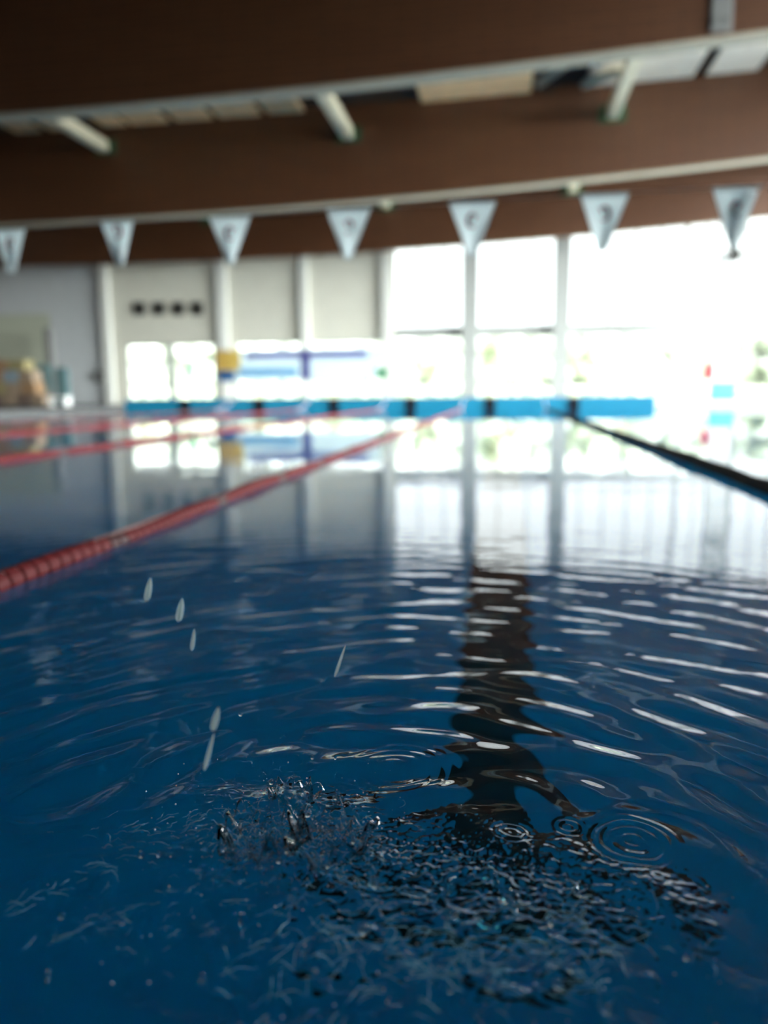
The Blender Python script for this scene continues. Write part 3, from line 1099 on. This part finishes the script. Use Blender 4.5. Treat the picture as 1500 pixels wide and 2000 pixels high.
for k in range(90):
    x = -24 + k * .5
    res = bmesh.ops.create_icosphere(bm, subdivisions=2, radius=random.uniform(.45, .7))
    for v in res['verts']:
        v.co = v.co * random.uniform(.85, 1.15) + Vector((x, 44 + random.uniform(-.2, .2), .25))
tag(finish('garden_hedge', bm, M['leaf']), 'low clipped hedge beyond the far windows', 'hedge')

# ------------------------------------------------------------------ splash, drops and bubbles
def drop_mesh(elong, tail):
    bm = bmesh.new()
    bmesh.ops.create_icosphere(bm, subdivisions=3, radius=1.0)
    for v in bm.verts:
        z = v.co.z
        v.co.z *= elong
        if z > 0:
            k = 1 - tail * z
            v.co.x *= k
            v.co.y *= k
    me = bpy.data.meshes.new('water_drop')
    bm.to_mesh(me)
    bm.free()
    me.polygons.foreach_set('use_smooth', [True] * len(me.polygons))
    me.materials.append(M['drop'])
    return me


ball, tear, strand = drop_mesh(1.0, 0), drop_mesh(1.5, .35), drop_mesh(4.5, .12)


def in_air(px, py, depth):
    d = fw + rt * ((px - 750) / F) + up * ((1000 - py) / F)
    return CAM + d * depth


bm = bmesh.new()
bm_lathe(bm, [(.05, -4.9), (.4, -4.5), (.75, -3.7), (.9, -2.4), (.85, .5), (.7, 2.4), (.45, 3.8), (.2, 4.8), (.03, 5.2)], (0, 0, 0), 'Z', 14)
bmesh.ops.recalc_face_normals(bm, faces=bm.faces)
strand = bpy.data.meshes.new('water_strand')
bm.to_mesh(strand)
bm.free()
strand.polygons.foreach_set('use_smooth', [True] * len(strand.polygons))
strand.materials.clear()
sm = M['strand'].node_tree
so = [n_ for n_ in sm.nodes if n_.type == 'OUTPUT_MATERIAL'][0]
sh = so.inputs[0].links[0].from_socket
sx_ = sm.nodes.new('ShaderNodeMixShader')
sx_.inputs[0].default_value = .45
st_ = sm.nodes.new('ShaderNodeBsdfTransparent')
sm.links.new(sh, sx_.inputs[1])
sm.links.new(st_.outputs[0], sx_.inputs[2])
sm.links.new(sx_.outputs[0], so.inputs[0])
strand.materials.append(M['strand'])
# long falling strands (px, py, depth, length px, half width px, lean)
strands = [(290, 1152, 1.35, 46, 8, .12, 'clear falling water strand, uppermost of the pair over the dark water'),
           (352, 1192, 1.30, 46, 9, .10, 'clear falling water strand just below the uppermost one'),
           (377, 1250, 1.25, 44, 5, .05, 'faint falling water strand under the upper pair'),
           (664, 1292, 1.15, 66, 4, .18, 'thin falling water strand standing alone near the middle'),
           (421, 1405, .72, 50, 9, .15, 'thick falling water strand just above the splash'),
           (408, 1470, .74, 80, 6, .15, 'long thin falling water strand under the thick one')]
for px, py, dp, L, hw, lean, lab in strands:
    o = bpy.data.objects.new('water_strand', strand)
    o.location = in_air(px, py, dp)
    r_ = hw * .85 / F * dp
    o.scale = (r_, r_, L / F * dp / 9)
    o.rotation_euler = (.1, lean + .16, 0)
    COL.objects.link(o)
    tag(o, lab, 'water drop', 'falling strands of water')
drops = [(733, 1722, 8), (1090, 1922, 9), (1075, 1800, 8), (873, 1800, 6), (530, 1527, 5), (710, 1815, 10), (955, 1923, 7), (880, 1930, 7), (1115, 1890, 8),
         (560, 1660, 5), (545, 1680, 6), (600, 1590, 5), (655, 1555, 4), (470, 1395, 4), (665, 1710, 4), (276, 1668, 5), (310, 1668, 5), (240, 1800, 5),
         (95, 1905, 7), (120, 1790, 5), (470, 1800, 5), (395, 1910, 6), (655, 1480, 3), (610, 1480, 3), (690, 1640, 5), (640, 1690, 5), (750, 1660, 5), (1040, 1700, 4),
         (1395, 1800, 4), (930, 1790, 5), (1185, 1970, 7), (1340, 1870, 5)]
for i, (px, py, r_) in enumerate(drops):
    base = on_water(px, py + 6)
    dist = (base - CAM).dot(fw)
    dp = dist * random.uniform(.93, .98)
    o = bpy.data.objects.new('water_drop', ball if i % 3 else tear)
    o.location = in_air(px, py, dp)
    k = r_ / F * dp
    o.scale = (k, k, k * random.uniform(1, 1.3))
    COL.objects.link(o)
    tag(o, 'small clear water drop thrown up round the splash', 'water drop', 'flying water drops')


# crowns of thrown water: wavering walls that end in fingers
def crown(c, R, H, seed, lab, flare=.35, gap=.0):
    rr = random.Random(seed)
    bm = bmesh.new()
    n, m = 72, 8
    ph = [rr.uniform(0, 6.28) for _ in range(6)]
    rings = []
    for j in range(m + 1):
        v = j / m
        ring = []
        for k in range(n):
            a = 2 * math.pi * k / n
            fing = .5 + .28 * math.sin(5 * a + ph[0]) + .22 * math.sin(9 * a + ph[1]) + .25 * math.sin(14 * a + ph[2])
            hh = H * max(.08, fing) * v
            rad = R * (1 + .12 * math.sin(3 * a + ph[3]) + .08 * math.sin(7 * a + ph[4])) + flare * H * v * v * (1 + .5 * math.sin(6 * a + ph[5]))
            th = .0022 * (1 - .5 * v)
            ring.append((a, rad, hh, th))
        rings.append(ring)
    outer = [[bm.verts.new((c[0] + (r + t) * math.cos(a), c[1] + (r + t) * math.sin(a), h - .002)) for a, r, h, t in ring] for ring in rings]
    inner = [[bm.verts.new((c[0] + (r - t) * math.cos(a), c[1] + (r - t) * math.sin(a), h - .002)) for a, r, h, t in ring] for ring in rings]
    for j in range(m):
        for k in range(n):
            q = (k + 1) % n
            bm.faces.new((outer[j][k], outer[j][q], outer[j + 1][q], outer[j + 1][k]))
            bm.faces.new((inner[j][q], inner[j][k], inner[j + 1][k], inner[j + 1][q]))
    for k in range(n):
        q = (k + 1) % n
        bm.faces.new((outer[m][k], outer[m][q], inner[m][q], inner[m][k]))
        bm.faces.new((inner[0][k], inner[0][q], outer[0][q], outer[0][k]))
    o = finish('water_splash', bm, M['drop'], None, True)
    tag(o, lab, 'splash', 'splash crowns')


crown(wpx(515, 1640), .036, .030, 1, 'jagged splash crown at the left end of the main splash')
crown(wpx(640, 1655), .034, .034, 2, 'jagged splash crown at the right end of the main splash')
crown(wpx(575, 1560), .022, .020, 5, 'small splash crown at the back of the main splash')
crown(wpx(930, 1760), .034, .010, 3, 'low round splash crater in front of the lane marking')

# bubbles and foam flecks churned into the surface
bm = bmesh.new()
fr = random.Random(5)
regions = [((520, 1630), .05, .035, 240), ((660, 1640), .045, .04, 240), ((570, 1590), .08, .06, 160), ((880, 1850), .16, .06, 200), ((700, 1780), .08, .05, 60)]
for (px, py), sx, sy, cnt in regions:
    q = wpx(px, py)
    for k in range(cnt):
        x, y = q[0] + fr.gauss(0, sx), q[1] + fr.gauss(0, sy)
        r_ = fr.choice((.0004, .0006, .0008, .0012))
        z = float(height(np.array([[x]]), np.array([[y]]))[0, 0]) if k % 4 == 0 else 0.0
        res = bmesh.ops.create_icosphere(bm, subdivisions=1, radius=r_)
        for v in res['verts']:
            v.co += Vector((x, y, z + .0005))
tag(finish('splash_foam', bm, M['foam'], None, True), 'fine white foam flecks scattered round the splash', 'foam', kind='stuff')


# torn threads of water lying on the broken surface
def threads(bm, cnt, cx, cy, sx, sy, L, lift, rad, r_, dirs=None):
    for k in range(int(cnt * 1.5)):
        q = wpx(r_.gauss(cx, sx), r_.gauss(cy, sy))
        a = r_.uniform(0, 6.28) if dirs is None else r_.gauss(*dirs)
        x, y, z = q[0], q[1], .001
        n = r_.randint(5, 9)
        step = r_.uniform(.5, 1.5) * L / n
        pts = []
        vz = r_.uniform(0, lift)
        for j in range(n):
            pts.append((x, y, z))
            a += r_.gauss(0, .28)
            x += math.cos(a) * step
            y += math.sin(a) * step
            z = max(.0005, .001 + vz * math.sin(math.pi * j / (n - 1)) + r_.gauss(0, .0006))
        m_ = rad * r_.uniform(.35, 1.0)
        bm_tube(bm, pts, [m_ * (.25 + .75 * math.sin(math.pi * (j + .5) / n)) * r_.uniform(.5, 1.4) for j in range(n)], 6)


tr = random.Random(21)
bm = bmesh.new()
threads(bm, 100, 490, 1650, 42, 40, .018, .006, .00055, tr)
threads(bm, 110, 610, 1640, 60, 40, .018, .006, .00055, tr)
threads(bm, 60, 520, 1675, 30, 18, .010, .010, .0006, tr)
threads(bm, 60, 640, 1625, 30, 18, .010, .010, .0006, tr)
threads(bm, 45, 560, 1540, 70, 45, .014, .008, .0003, tr)
tag(finish('water_spray', bm, M['drop'], None, True), 'clear glinting spray of the main splash', 'splash', kind='stuff')
bm = bmesh.new()
threads(bm, 60, 490, 1640, 42, 35, .014, .006, .0004, tr)
threads(bm, 60, 615, 1635, 60, 35, .014, .006, .0004, tr)
threads(bm, 40, 690, 1700, 60, 50, .022, .006, .0004, tr, (-.3, .5))
threads(bm, 80, 950, 1830, 170, 50, .030, .006, .0005, tr, (-.2, .7))
threads(bm, 50, 1080, 1920, 150, 60, .030, .006, .0005, tr)
threads(bm, 55, 700, 1900, 150, 70, .028, .008, .0005, tr)
threads(bm, 50, 460, 1760, 150, 80, .014, .004, .0003, tr, (.3, .6))
for (xa, ya, xb, yb, cnt) in ((0, 1785, 420, 1590, 46), (40, 1870, 260, 1770, 20), (160, 1640, 330, 1600, 14)):
    for k in range(cnt):
        f_ = tr.random()
        threads(bm, 1, xa + (xb - xa) * f_, ya + (yb - ya) * f_, 14, 9, .022, .003, .00035, tr, (.45, .3))
tag(finish('water_thread', bm, M['thread'], None, True), 'torn pale threads of water round the splash', 'splash', kind='stuff')
